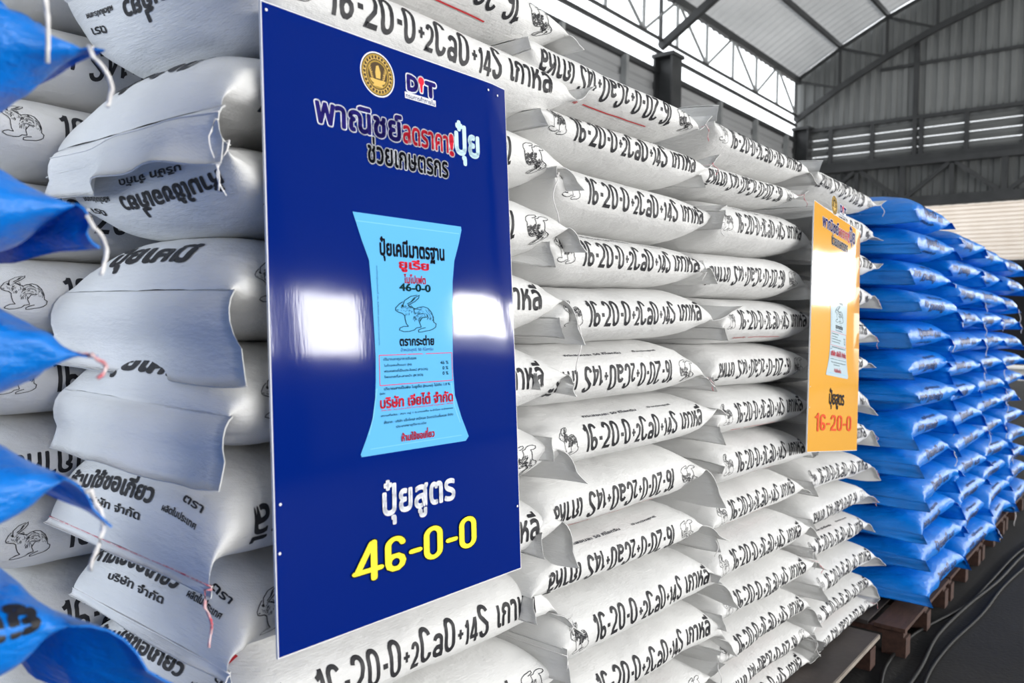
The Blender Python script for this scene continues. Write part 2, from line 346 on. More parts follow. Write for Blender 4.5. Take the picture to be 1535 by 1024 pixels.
# ------------------------------------------------------------------ sacks
def make_sack(name, loc, L, Wd, hL, hR, tilt, parts_mat, seed, nu=64, nt_=44, sz=(0, 0), taper=(.17, .17), flap=((.055, -70), (.055, -70)),
              flip=False, prt=0, ink='ink', extra=(), thread=(), blunt=(2.0, 2.0), lump=1., print_dx=0., rz=0., front='text', sag=0.):
    """a filled sack lying along x. loc = centre of its underside. L = half length, Wd = half depth, hL/hR = half thickness
    at both ends, tilt = rise from left to right end, sz = height of each end seam (-1..1), flap = (length, droop) of each hem"""
    root = empty(name, loc, rz)
    cloth = parts_mat
    v = np.linspace(-1, 1, nu); u = np.sign(v)*(1-(1-np.abs(v))**1.7)
    th = np.linspace(0, 2*np.pi, nt_, endpoint=False)
    Ug, Tg = np.meshgrid(u, th, indexing='ij')
    side = np.where(Ug < 0, 0, 1)
    tp = np.where(side == 0, taper[0], taper[1]); bl = np.where(side == 0, blunt[0], blunt[1]); szg = np.where(side == 0, sz[0], sz[1])
    h = hL + (hR-hL)*(Ug+1)/2
    e = np.clip((1-np.abs(Ug))*L/tp, 0, 1)                      # 0 at seam .. 1 in the full body
    g = (1-(1-e)**bl)**.62
    hh = h*(g*.985+.015)
    w = Wd + .36*(h-hh) - .012*(1-g) + .006*noise(Ug*2, 0, 0, seed+5)
    nn = 2.55 - .95*(1-g)
    c, s = np.cos(Tg), np.sin(Tg)
    py = -np.sign(c)*np.abs(c)**(2/nn)*w
    pz = np.sign(s)*np.abs(s)**(2/nn)*hh
    pz = np.clip(pz, -h*.975, h*.975)
    zc = szg*h*.93*(1-g)**1.2
    px = Ug*L
    px = px - np.sign(Ug)*.018*(1-(py/Wd)**2)*(1-g)*0
    # lumps and creases
    q = np.where(c > 0, 1., .5)
    A = lump*(.0032*noise(px*9, py*9, pz*14, seed) + .0018*noise(px*22, py*20, pz*34, seed+1))
    E_ = (1-e)**1.3
    cr = 1-2*np.abs(noise(px*7, py*26+pz*18, pz*22, seed+2))
    cr2 = 1-2*np.abs(noise(px*16+py*8, py*11, pz*40, seed+3))
    A = A + lump*E_*(.0095*cr + .0055*cr2)*np.clip(e*5, .15, 1)
    ny, nz = -c, s
    py2 = py + A*ny*1.0; pz2 = pz + A*nz*.55
    cz = h.mean() + tilt/2*Ug + zc - sag*Ug**2 + sag*.4
    P = np.stack([px, py2, pz2+cz], -1)
    # close seam rows so the hem starts from them
    V = P.reshape(-1, 3); nu_, nt2 = nu, nt_
    ii, jj = np.meshgrid(np.arange(nu_-1), np.arange(nt2), indexing='ij'); j2 = (jj+1) % nt2
    Q = np.stack([ii*nt2+jj, ii*nt2+j2, (ii+1)*nt2+j2, (ii+1)*nt2+jj], -1).reshape(-1, 4)[:, ::-1]
    body = link('body', npmesh('sack_body', V, Q), cloth, root)
    # hems
    hk = nt_//2
    seams = {}
    for sd in (0, 1):
        fl, droop = flap[sd]
        row = P[0] if sd == 0 else P[-1]
        up = row[:hk+1]; dn = row[[(nt_-k) % nt_ for k in range(hk+1)]]
        mid = (up+dn)/2
        order = np.argsort(mid[:, 1]); mid = mid[order]
        ys = np.linspace(mid[0, 1]-.002, mid[-1, 1]+.002, 26)
        xs = np.interp(ys, mid[:, 1], mid[:, 0]); zs = np.interp(ys, mid[:, 1], mid[:, 2])
        sg = -1 if sd == 0 else 1; seams[sd] = np.stack([xs, ys, zs], -1)
        if fl <= 0: continue
        na = 9; a = np.linspace(0, 1, na); AA, YY = np.meshgrid(a, ys, indexing='ij')
        X0, Z0 = np.interp(YY, ys, xs), np.interp(YY, ys, zs)
        yn = (YY-ys[0])/(ys[-1]-ys[0])
        dr = math.radians(droop)
        ang = dr*(.35+.65*np.minimum(1, AA*1.6)) + .35*noise(YY*7, 0, 0, seed+11+sd)
        wob = .010*AA*noise(YY*13, AA*1.5, 0, seed+13+sd)
        ln = fl*(1+.18*noise(YY*5, 0, 3, seed+17+sd))
        X = X0 - sg*.004 + sg*(np.cos(ang)*AA*ln*.9) + sg*wob*.9
        Z = Z0 + np.sin(ang)*AA*ln + wob*.4
        Yc = YY + (-.03*AA*(1-yn)**4 + .012*AA*yn**4)*(fl/.06)
        S1 = np.stack([X, Yc, Z], -1); nrm = np.zeros_like(S1); nrm[..., 0] = -np.sin(dr)*.0007*sg; nrm[..., 2] = .0009
        Vf = np.concatenate([(S1+nrm).reshape(-1, 3), (S1-nrm).reshape(-1, 3)]); m_ = len(ys); N1 = na*m_
        i2, j3 = np.meshgrid(np.arange(na-1), np.arange(m_-1), indexing='ij')
        q1 = np.stack([i2*m_+j3, i2*m_+j3+1, (i2+1)*m_+j3+1, (i2+1)*m_+j3], -1).reshape(-1, 4)
        rim = [k for k in range(m_)] + [k*m_+m_-1 for k in range(1, na)] + [(na-1)*m_+k for k in range(m_-2, -1, -1)] + [k*m_ for k in range(na-2, 0, -1)]
        q3 = np.array([(rim[k], rim[(k+1) % len(rim)], rim[(k+1) % len(rim)]+N1, rim[k]+N1) for k in range(len(rim))])
        link('hem', npmesh('sack_hem', Vf, np.concatenate([q1, q1[:, ::-1]+N1, q3])), cloth, root)
        # stitched line across the hem
        if thread and any(t[0] == sd for t in thread):
            k_ = 2; st = [Vector(S1[k_, j]) + Vector((sg*.001, 0, .0022)) for j in range(0, m_)]
            tube('stitching', st, .0011, M['red_thread'] if any(t[3] == 'red_thread' for t in thread if t[0] == sd) else M['thread'], root, 5)
        for t in thread:
            if t[0] != sd: continue
            # loose thread tail hanging from the front or back corner
            k0 = S1[3, 0] if t[1] == 0 else S1[3, -1]
            p = Vector(k0); pts = [p.copy()]; rnd = random.Random(seed+3)
            n_ = 12
            for k in range(1, n_+1):
                f = k/n_; pts.append(Vector((k0[0]+sg*(.008*min(1, f*4))+.006*math.sin(f*5+seed), k0[1]-.006*min(1, f*3)+.004*math.sin(f*7+seed*2), k0[2]+.004*(1-abs(1-f*6)) if k < 2 else k0[2]-t[2]*f)))
            tube('thread_tail', pts, t[4] if len(t) > 4 else .0013, M[t[3]], root, 6, .9)
    # ---- print: arc length around the belly at every station
    PX = px[:, 0]
    def place(VT, kind, flip_, q0=0., mat='ink', dx=0., nm='printed_lettering', off=.0011):
        V2, T2 = VT; s_ = V2[:, 0].copy(); q_ = V2[:, 1].copy()
        if kind == 'front':
            if flip_: s_, q_ = -s_, -q_
            s_ = s_+dx; q_ = q_+q0
            ok = np.abs(s_) < L*.985
            s_ = np.clip(s_, -L*.985, L*.985)
            fi = np.interp(s_, PX, np.arange(nu)); i0 = np.clip(np.floor(fi).astype(int), 0, nu-2); fu = fi-i0
            nq = nt_//4+4                                       # arc table about the front line, theta index -nq..nq
            idx = np.arange(-nq, nq+1); ring = P[:, idx % nt_, :]
            dl = np.sqrt(((ring[:, 1:, 1:]-ring[:, :-1, 1:])**2).sum(-1)); cum = np.concatenate([np.zeros((nu, 1)), np.cumsum(dl, 1)], 1); cum -= cum[:, nq:nq+1]
            cumv = cum[i0]*(1-fu)[:, None] + cum[i0+1]*fu[:, None]
            # clamp lettering towards the tapered ends so it shrinks with the cloth
            lim = np.minimum(cumv[:, -1], -cumv[:, 0])*.97
            q_ = np.clip(q_, -lim, lim)
            k = np.clip((cumv <= q_[:, None]).sum(1)-1, 0, 2*nq-1)
            r_ = np.arange(len(k)); f = (q_-cumv[r_, k])/np.maximum(cumv[r_, k+1]-cumv[r_, k], 1e-6)
            j = (idx[k]) % nt_; j1 = (j+1) % nt_
        else:                                                   # on the folded end face; s_ runs across the depth, q_ up from the seam
            sd = 0
            ar = np.sqrt(((P[1:, nt_//4]-P[:-1, nt_//4])**2).sum(-1)) if kind == 'top' else np.sqrt(((P[1:, 3*nt_//4]-P[:-1, 3*nt_//4])**2).sum(-1))
            ca = np.concatenate([[0], np.cumsum(ar)])
            if kind == 'bottom': s_ = .46-s_+.0
            frac = 1-s_/.46                                    # 0 = front edge, 1 = back edge
            frac = np.clip(frac, .02, .98)
            fi = np.interp(q_+q0, ca, np.arange(nu)); i0 = np.clip(np.floor(fi).astype(int), 0, nu-2); fu = fi-i0
            yt = -Wd+2*Wd*frac
            half = nt_//2; sgn = 1 if kind == 'top' else -1
            idx = np.array([(sgn*k) % nt_ for k in range(half+1)])
            ring = P[:, idx, 1]; rv = ring[i0]*(1-fu)[:, None]+ring[i0+1]*fu[:, None]
            k = np.clip((rv <= yt[:, None]).sum(1)-1, 0, half-1)
            r_ = np.arange(len(k)); f = np.clip((yt-rv[r_, k])/np.maximum(rv[r_, k+1]-rv[r_, k], 1e-6), 0, 1)
            j = idx[k]; j1 = idx[k+1]
        def at(i, a, b_): return P[i, a]*(1-f)[:, None]+P[i, b_]*f[:, None]
        A0, A1 = at(i0, j, j1), at(i0+1, j, j1); W3 = A0*(1-fu)[:, None]+A1*fu[:, None]
        tu = A1-A0; B0 = P[i0, j]*(1-fu)[:, None]+P[i0+1, j]*fu[:, None]; B1 = P[i0, j1]*(1-fu)[:, None]+P[i0+1, j1]*fu[:, None]; tv = B1-B0
        nr = np.cross(tu, tv); nr /= np.maximum(np.linalg.norm(nr, axis=1), 1e-9)[:, None]
        ctr = np.stack([W3[:, 0]*.8, 0*W3[:, 1], np.interp(W3[:, 0], PX, cz[:, 0])], -1)
        sg_ = np.sign(((W3-ctr)*nr).sum(1)); sg_[sg_ == 0] = 1
        W3 = W3 + nr*sg_[:, None]*off
        # keep triangles facing outwards is not needed: the ink is two sided
        return link(nm, npmesh('print', W3, T2), M[mat], root, False)
    if front == 'text':
        place(FP[prt % 3][0], 'front', flip, .004 if not flip else -.002, ink, print_dx)
        place(FP[prt % 3][1], 'front', flip, .004 if not flip else -.002, ink, print_dx, 'printed_rabbit')
    for ex in extra:
        k = ex[0]
        if k == 'small': place(SMALL, 'front', ex[1], ex[2], 'pale_ink', nm='small_print')
        elif k == 'red': place(RED, 'front', ex[1], ex[2], 'red_ink', nm='red_print')
        elif k in ('top', 'bottom'): place(ex[1], k, False, ex[2], ex[3], nm='end_print')
        elif k == 'own': place(ex[1], 'front', ex[2], ex[3], ex[4], ex[5])
    return root

ORD = ['topmost', 'second from top', 'third from top', 'fourth from top', 'fifth from top', 'sixth from top', 'seventh from top', 'eighth from top', 'ninth from top',
       'tenth from top', 'eleventh from top', 'twelfth from top', 'thirteenth from top', 'fourteenth from top', 'fifteenth from top']
def zz(a): return [1.33+(z-1.33)*1.036 for z in a]

def column(x0, x1, bL, bR, flips, label, group, yfront, seed0, detail=(64, 44), over=None, kind='white', noprint=False, dxs=None):
    bL, bR = zz(bL), zz(bR); n = len(bL)-1; over = over or {}
    for i in range(n):
        rnd = random.Random(seed0*100+i)
        tl, tr, bl_, br_ = bL[i], bR[i], bL[i+1], bR[i+1]
        hL, hR = (tl-bl_)/2*1.03, (tr-br_)/2*1.03
        cL, cR = (tl+bl_)/2, (tr+br_)/2; hm = (hL+hR)/2
        Wd = .245+rnd.uniform(-.006, .006); yf = yfront(i)+rnd.uniform(-.012, .012)
        dx = (dxs[i] if dxs else 0)+rnd.uniform(-.012, .012)
        Lh = (x1-x0)/2-.012+rnd.uniform(-.008, .008)
        kw = dict(sz=(rnd.uniform(-.5, .5), rnd.uniform(-.6, .4)), taper=(rnd.uniform(.11, .15), rnd.uniform(.11, .16)),
                  flap=((rnd.uniform(.03, .06), rnd.choice((-75, -60, 50, -85))), (rnd.uniform(.035, .065), rnd.choice((-70, -50, -80, 45)))),
                  extra=[], thread=(), blunt=(2.5, 2.5), prt=rnd.randrange(3), flip=flips[i] == 'F')
        if kind == 'white':
            if rnd.random() < .4: kw['extra'].append(('red', False, -.062))
            elif rnd.random() < .5: kw['extra'].append(('small', False, .066))
            if rnd.random() < .3: kw['thread'] = ((0, 0, rnd.uniform(.03, .08), 'thread'),)
            elif rnd.random() < .3: kw['thread'] = ((1, 0, rnd.uniform(.02, .05), 'red_thread'),)
        kw.update(over.get(i, {}))
        r = make_sack('fertilizer_sack', ((x0+x1)/2+dx, yf+Wd, (cL+cR)/2-hm), Lh, Wd, hL, hR, cR-cL, M['white'], seed0*37+i*5, nu=detail[0], nt_=detail[1], rz=rnd.uniform(-.012, .012), **kw)
        way = 'inverted' if flips[i] == 'F' else 'upright'
        tag(r, f'white sack, {way} lettering, {ORD[i]} in {label}', 'sack', group)

HANG = .09
ends0 = {
    1: dict(sz=(.75, -.2), flap=((.05, 60), (.05, 60)), taper=(.13, .15), extra=[('bottom', ENDT, .0, 'ink')]),
    2: dict(sz=(-.75, -.2), flap=((.085, -70), (.06, -60)), taper=(.14, .15), thread=((0, 0, .09, 'thread', .0014),), extra=[('top', ENDBIG, .03, 'ink')]),
    3: dict(sz=(.55, .1), flap=((.03, 25), (.06, -60)), taper=(.12, .15), extra=[('bottom', ENDT, .0, 'ink')]),
    4: dict(sz=(-.10, .1), flap=((.115, -78), (.09, -85)), taper=(.13, .15), extra=[('top', ENDBIG, -.02, 'ink')], prt=1, thread=((1, 0, .12, 'thread'),)),
    5: dict(sz=(-.15, .1), flap=((.105, -72), (.05, -85)), taper=(.13, .15), extra=[('top', ENDBIG, -.02, 'ink')], prt=1),
    6: dict(sz=(-.92, .1), flap=((.018, -50), (.09, -60)), taper=(.12, .15), extra=[('top', ENDT, .035, 'ink'), ('top', REDSQ, .065, 'red_ink')], thread=((0, 0, .075, 'red_thread', .0022),)),
    7: dict(sz=(-.80, .1), flap=((.018, -50), (.08, -80)), taper=(.12, .15), extra=[('top', ENDT, .03, 'ink')], prt=0, thread=((0, 0, .05, 'thread'),)),
    8: dict(sz=(-.6, -.5), flap=((.03, -60), (.07, -50)), taper=(.13, .16), extra=[('top', ENDT, .03, 'ink'), ('top', REDSQ, .055, 'red_ink')], prt=1, thread=((1, 0, .05, 'thread'),)),
    9: dict(sz=(-.3, -.2), flap=((.03, -60), (.06, -70)), prt=0),
}
B0L = [2.00, 1.86, 1.704, 1.573, 1.446, 1.285, 1.126, .966, .838, .69, .55, .41, .275, .135]
B0R = [1.955, 1.845, 1.705, 1.57, 1.43, 1.28, 1.13, .98, .83, .68, .545, .41, .275, .135]
def yf_std(i): return .985 - .055*max(0, (i-7)/6)
column(.575, 1.37, B0L, B0R, 'FUFFUUFUUFUFU', 'the column behind the blue poster', 'white sacks behind the blue poster', lambda i: .985-.055*max(0, (i-8)/5), 1, (96, 60), ends0)
column(1.29, 2.07, [1.885, 1.765, 1.66, 1.525, 1.39, 1.265, 1.13, .994, .856, .733, .58, .45, .34, .235, .135], [1.875, 1.775, 1.657, 1.52, 1.41, 1.274, 1.13, 1.0, .845, .72, .572, .42, .32, .23, .135],
       'FUUUUFUFFUUFUF', 'the first column right of the blue poster', 'white sacks right of the blue poster', yf_std, 2, (80, 48),
       {1: dict(prt=1), 2: dict(prt=0, thread=((0, 0, .10, 'thread'),)), 3: dict(prt=1), 4: dict(flap=((.05, -60), (.10, 30)), prt=1), 7: dict(flap=((.05, -60), (.10, -60)), prt=2), 8: dict(flap=((.05, -60), (.09, -40))), 9: dict(flap=((.06, -60), (.08, -60)), prt=1)},
       dxs=[-.10, -.03, .02, 0, 0, -.04, .02, -.02, -.02, .02, .06, 0, 0, 0])
column(2.06, 2.85, [1.893, 1.763, 1.665, 1.518, 1.39, 1.253, 1.128, .985, .84, .712, .586, .46, .35, .25, .135], [1.879, 1.780, 1.69, 1.538, 1.395, 1.25, 1.11, .965, .825, .692, .555, .43, .32, .22, .135],
       'UFUFUFUUUUUUFU', 'the second column right of the blue poster', 'white sacks in the second column', yf_std, 3, (72, 44),
       dxs=[-.02, -.08, 0, -.03, .03, 0, .04, .04, .02, -.02, .02, 0, .02, 0])
column(2.86, 3.62, [1.875, 1.77, 1.63, 1.50, 1.365, 1.23, 1.10, .97, .835, .70, .578, .456, .327, .23, .135], [1.865, 1.753, 1.62, 1.49, 1.36, 1.22, 1.09, .94, .795, .68, .555, .43, .31, .21, .135],
       'FFUFUUFUUFUUUF', 'the column behind the yellow poster', 'white sacks behind the yellow poster', yf_std, 4, (64, 40),
       {0: dict(thread=((1, 0, .05, 'thread'),)), 1: dict(flap=((.04, -60), (.05, -10)))}, dxs=[.0]*14)
column(.44, 1.22, [1.99, 1.84, 1.70, 1.555, 1.42, 1.28, 1.135, 1.0, .86, .70, .55, .41, .275, .135], [1.99, 1.84, 1.70, 1.555, 1.42, 1.28, 1.135, 1.0, .86, .70, .55, .41, .275, .135],
       'FFUUUUFUUFUFU', 'the rear column at the left end', 'white sacks in the rear column', lambda i: 1.53, 5, (56, 40),
       {0: dict(flap=((.03, 60), (.05, 60)), ink='green_ink'), 1: dict(sz=(.4, 0), flap=((.05, 40), (.03, -50)), extra=[('bottom', ENDT, 0, 'ink')], thread=((0, 0, .03, 'thread'),)),
        2: dict(prt=0, thread=((0, 0, .03, 'red_thread'),)), 3: dict(prt=1), 6: dict(prt=1)})

# blue sacks: text panel
BTXT = refine(join([fit(text_flat('ปุ๋ยเคมี', .05), -.14, .10, .010, .055), fit(text_flat('ตรากระต่าย ยูเรีย', .035), -.14, .10, -.038, .022), fit(text_flat('46-0-0', .04), .12, .24, .0, .030)]), .010)
NEARTXT = refine(fit(text_flat('ยูเรีย', .05), .17, .26, .0, .05), .010)
cnames = ['the first blue column past the yellow poster', 'the second blue column past the yellow poster', 'the third blue column past the yellow poster', 'the farthest blue column']
def blue_column(ci, x0, x1, top, n, detail):
    rz = (top-.105)/n
    for i in range(n):
        rnd = random.Random(900+ci*50+i); zt = top-i*rz
        yf = .84-.10*max(0, (i-5)/(n-5))**1.2 + rnd.uniform(-.02, .02)
        h = rz/2*1.03; Wd = .25
        kw = dict(sz=(rnd.uniform(-.5, .3), rnd.uniform(-.6, .3)), taper=(rnd.uniform(.13, .19), rnd.uniform(.13, .19)),
                  flap=((rnd.uniform(.03, .06), rnd.choice((-70, -50, -80))), (rnd.uniform(.03, .06), rnd.choice((-70, -60, -40)))),
                  front='none', extra=[('own', BTXT, rnd.random() < .5, 0., 'navy_ink', rnd.uniform(-.03, .03))])
        if rnd.random() < .45: kw['thread'] = ((1, 0, rnd.uniform(.05, .12), 'thread', .002),)
        th_ = .01*math.sin(i*1.7+ci)
        r = make_sack('fertilizer_sack', ((x0+x1)/2+rnd.uniform(-.03, .03), yf+Wd, zt-rz/2-h), (x1-x0)/2-.005, Wd, h, h, th_, M['blue'], 400+ci*60+i*7, nu=detail[0], nt_=detail[1], rz=rnd.uniform(-.03, .03), lump=1.5, **kw)
        tag(r, f'glossy blue sack, {ORD[i]} in {cnames[ci]}', 'sack', 'blue sacks beyond the yellow poster')
for ci, (x0, x1, top, n) in enumerate(((3.66, 4.46, 1.885, 13), (4.45, 5.25, 1.81, 13), (5.24, 6.04, 1.805, 13), (6.03, 6.83, 1.785, 13))):
    blue_column(ci, x0, x1, top, n, (52, 36) if ci < 2 else (44, 32))

# blue sacks close to the camera at the left edge
nb = [1.93, 1.79, 1.64, 1.485, 1.358, 1.228, 1.10, .965, .83, .69, .55, .41, .27, .115]
near_over = {
    1: dict(sz=(0, -.3), flap=((.04, -60), (.02, -40)), thread=((1, 0, .15, 'thread', .0022),), dx=-.03),
    2: dict(sz=(0, .0), flap=((.04, -60), (.02, -15)), dx=.022, thread=((1, 0, .05, 'thread', .0022),)),
    3: dict(sz=(0, .1), flap=((.04, -60), (.05, -78)), dx=.022, thread=((1, 0, .05, 'thread', .0022),)),
    4: dict(sz=(0, -.05), flap=((.04, -60), (.012, 0)), dx=.022, thread=((1, 0, .02, 'red_thread', .002),)),
    5: dict(sz=(0, .3), flap=((.04, -60), (.05, -45)), dx=.006, thread=((1, 0, .07, 'thread', .0022),)),
    6: dict(sz=(0, .1), flap=((.04, -60), (.12, -56)), dx=.012, extra=[('own', NEARTXT, True, .02, 'ink', .545)]),
}
nearname = ['topmost', 'second from top', 'third from top', 'fourth from top', 'fifth from top, pointed', 'sixth from top', 'seventh from top',
            'eighth from top', 'ninth from top', 'tenth from top', 'eleventh from top', 'twelfth from top', 'thirteenth from top']
for i in range(13):
    rnd = random.Random(70+i); zt, zb = nb[i], nb[i+1]; h = (zt-zb)/2*1.03
    kw = dict(sz=(0, rnd.uniform(-.5, .3)), flap=((.04, -60), (.05, -50)), extra=[], thread=())
    ov = dict(near_over.get(i, {})); dx = ov.pop('dx', 0.); kw.update(ov)
    r = make_sack('fertilizer_sack', (-.105+dx, .775+.25, (zt+zb)/2-h), .40, .25, h, h, rnd.uniform(-.02, .01), M['blue'], 700+i*7, nu=110, nt_=64, taper=(.16, .12), front='none', blunt=(2, 1.7), lump=1.7, **kw)
    tag(r, f'large blue sack at the left edge near the camera, {nearname[i]}', 'sack', 'near blue sacks at the left')

# ------------------------------------------------------------------ posters
def poster(name, label, origin, rot, lean, w, h, face, title, big, bigcol, subcol, bagcol, caption):
    root = empty(name, origin)
    root.rotation_euler = (0, 0, 0)
    ca, sa = math.cos(rot), math.sin(rot); cl, sl = math.cos(lean), math.sin(lean)
    def xyz(u, v, d):                                   # u along, v up the board, d out towards the viewer
        a, b = u*ca - v*sa, u*sa + v*ca
        return (a, b*sl - d*cl, b*cl + d*sl)
    # board, slightly bowed, with rounded corners cut from the sheet
    nU, nV, th = 12, 18, .004
    def bow(u, v): return .004*math.sin(math.pi*u/w)*math.sin(math.pi*v/h*1.2) - .010*max(0, (u/w-.86)/.14)**2*max(0, (v/h-.35))*1.2
    V = []; Fc = []
    for s_ in (0, -th):
        for j in range(nV+1):
            for i in range(nU+1):
                u_, v_ = w*i/nU, h*j/nV; V.append(xyz(u_, v_, s_+bow(u_, v_)))
    K = (nU+1)*(nV+1)
    for j in range(nV):
        for i in range(nU):
            a = j*(nU+1)+i; Fc.append((a, a+1, a+nU+2, a+nU+1)); Fc.append((K+a, K+a+nU+1, K+a+nU+2, K+a+1))
    rim = list(range(nU+1)) + [(j+1)*(nU+1)-1 for j in range(1, nV+1)] + [nV*(nU+1)+i for i in range(nU-1, -1, -1)] + [j*(nU+1) for j in range(nV-1, 0, -1)]
    for k in range(len(rim)):
        a, b = rim[k], rim[(k+1) % len(rim)]; Fc.append((a, a+K, b+K, b))
    raw('board', V, Fc, M['board_white'], root, False)
    m_ = .0018; V = []; Fc = []
    for j in range(nV+1):
        for i in range(nU+1):
            u_, v_ = m_+(w-2*m_)*i/nU, m_+(h-2*m_)*j/nV; V.append(xyz(u_, v_, .0004+bow(u_, v_)))
    for j in range(nV):
        for i in range(nU): a = j*(nU+1)+i; Fc.append((a, a+1, a+nU+2, a+nU+1))
    raw('printed_face', V, Fc, M[face], root, True)
    lay = [0]
    def put(nm, VT, mat, d=None):
        lay[0] += 1; d = .0007+.00003*lay[0] if d is None else d
        V2, T2 = VT
        bo = np.array([bow(a, b) for a, b in V2])
        W3 = np.array([xyz(a, b, d+c) for (a, b), c in zip(V2, bo)])
        link(nm, npmesh('print', W3, T2), M[mat], root, False)
    def poly(pts):
        c_ = np.mean(pts, 0); V2 = np.vstack([[c_], pts]); n = len(pts)
        return V2, np.array([(0, 1+k, 1+(k+1) % n) for k in range(n)])
    def disc(cx, cy, rx, ry, r0=0., n=48, a0=0, a1=360):
        o = np.array(arc(cx, cy, rx, ry, a0, a1, n))
        if r0 <= 0: return np.vstack([[(cx, cy)], o]), np.array([(0, 1+k, 2+k) for k in range(n)])
        i_ = np.array(arc(cx, cy, rx*r0, ry*r0, a0, a1, n)); m2 = n+1
        return np.vstack([o, i_]), np.array([t for k in range(n) for t in ((k, k+1, m2+k), (k+1, m2+k+1, m2+k))])
    def box2(u0, v0, u1, v1): return np.array([(u0, v0), (u1, v0), (u1, v1), (u0, v1)]), np.array([(0, 1, 2), (0, 2, 3)])
    S = w/.533
    def sc(VT): return VT[0]*S, VT[1]
    # round seal
    cx, cy, rr = .210, .853, .0355
    put('seal', sc(disc(cx, cy, rr, rr)), 'p_white'); put('seal', sc(disc(cx, cy, rr*.94, rr*.94)), 'p_gold_dark')
    put('seal', sc(disc(cx, cy, rr*.90, rr*.90, .93)), 'p_gold')
    rnd = random.Random(4); sc_ = []
    for k in range(26):
        a = 2*math.pi*k/26; px_, py_ = cx+rr*.76*math.cos(a), cy+rr*.76*math.sin(a)
        sc_.append(stroke(arc(px_, py_, rr*.085, rr*.085, math.degrees(a)+20, math.degrees(a)+290, 7), .0010))
        sc_.append(stroke([(cx+rr*.66*math.cos(a+.1), cy+rr*.66*math.sin(a+.1)), (cx+rr*.86*math.cos(a+.16), cy+rr*.86*math.sin(a+.16))], .0008))
    put('seal', sc(join(sc_)), 'p_gold_light')
    put('seal', sc(disc(cx, cy, rr*.62, rr*.62)), 'p_gold'); put('seal', sc(disc(cx, cy, rr*.55, rr*.55)), 'p_gold_dark')
    fig = [poly(np.array([(cx-.004, cy-.006), (cx+.005, cy-.006), (cx+.006, cy+.004), (cx+.002, cy+.015), (cx-.003, cy+.013), (cx-.005, cy+.003)])),
           disc(cx, cy-.008, .016, .008, 0, 20, 180, 360), poly(np.array([(cx-.011, cy-.019), (cx+.011, cy-.019), (cx+.007, cy-.013), (cx-.007, cy-.013)]))]
    for s_ in (-1, 1):
        for k in range(4): fig.append(stroke(arc(cx+s_*(.009+.001*k), cy-.002+.003*k, .005, .006, 60 if s_ > 0 else 120, -100 if s_ > 0 else 280, 8), .0011))
    put('seal', sc(join(fig)), 'p_gold_light')
    # department logo
    dl = fit(text_flat('D', .07), .272, .298, .856, .028); tl = fit(text_flat('T', .07), .313, .340, .855, .028)
    def halo(VT, r, n=12): V2, T2 = VT; return join([(V2+(r*math.cos(2*math.pi*k/n), r*math.sin(2*math.pi*k/n)), T2) for k in range(n)])
    mid = [disc(.3055, .865, .0068, .0068, 0, 24), poly(np.array([(.302, .861), (.309, .861), (.3075, .846), (.303, .846)]))]
    put('logo_print', sc(halo(join([dl, tl]+mid), .0022)), 'p_white'); put('logo_print', sc(box2(.267, .829, .338, .8395)), 'p_white')
    put('logo_print', sc(join([dl, tl])), 'p_navy'); put('logo_print', sc(join(mid)), 'p_red')
    put('logo_print', sc(fit(text_flat('กรมการค้าภายใน', .02), .269, .336, .8345, .0085)), 'p_navy')
    for s_, u0, u1, vc, hh, col, hal, bd in title:
        vt = fit(text_flat(s_, bd), u0, u1, vc, hh)
        if hal: put('title_print', sc(halo(vt, .0020)), hal)
        put('title_print', sc(vt), col)
    # pictured fertilizer bag
    bag = np.array([(.149, .63), (.389, .63), (.39, .624), (.382, .60), (.369, .569), (.363, .534), (.359, .46), (.357, .384), (.36, .338), (.375, .300), (.393, .264), (.385, .257), (.153, .258), (.151, .262), (.163, .285), (.175, .311), (.182, .345), (.184, .372), (.185, .41), (.184, .444), (.182, .50), (.178, .558), (.165, .588)])
    put('bag_picture', sc(poly(bag)), bagcol)
    put('bag_picture', sc(join([stroke([(.155, .617), (.384, .617)], .0015), stroke([(.186, .36), (.178, .318), (.168, .29)], .002), stroke([(.352, .36), (.358, .32), (.372, .29)], .002), stroke([(.17, .268), (.375, .268)], .0012)])), 'p_cyan_light' if bagcol != 'p_cyan_light' else 'p_cyan')
    def ln(s_, u0, u1, vc, hh, col, bd=.02): put('bag_lettering', sc(fit(text_flat(s_, bd), u0, u1, vc, hh)), col)
    ln('ปุ๋ยเคมีมาตรฐาน', .200, .345, .578, .0393, 'p_black', .04)
    ln('ยูเรีย' if face == 'p_blue' else 'แอมโมเนียม', .239, .307, .554, .0218, 'p_red', .045)
    ln('ไนโปเฟต', .249, .298, .533, .0153, 'p_red', .03)
    ln('46-0-0' if face == 'p_blue' else '16-20-0', .238, .309, .519, .0130, 'p_green', .035)
    put('rabbit_picture', sc(fit(rabbit(9, .15), .228, .320, .477, .062)), 'p_green')
    ln('ตรากระต่าย', .235, .313, .433, .0175, 'p_black', .045)
    ln('น้ำหนักสุทธิ 50 กิโลกรัม', .237, .310, .418, .0075, 'p_navy', .0)
    put('bag_lettering', sc(stroke([(.192, .411), (.355, .411), (.355, .364), (.192, .364)], .0012, closed=True)), 'p_red')
    ln('ปริมาณธาตุอาหารรับรอง', .200, .271, .404, .0062, 'p_green', .01); ln('ไนโตรเจนทั้งหมด (N)', .201, .260, .395, .0062, 'p_green', .01)
    ln('ฟอสเฟตที่เป็นประโยชน์ (P2O5)', .201, .296, .386, .0062, 'p_green', .01); ln('โพแทชที่ละลายน้ำ (K2O)', .201, .285, .377, .0062, 'p_green', .01)
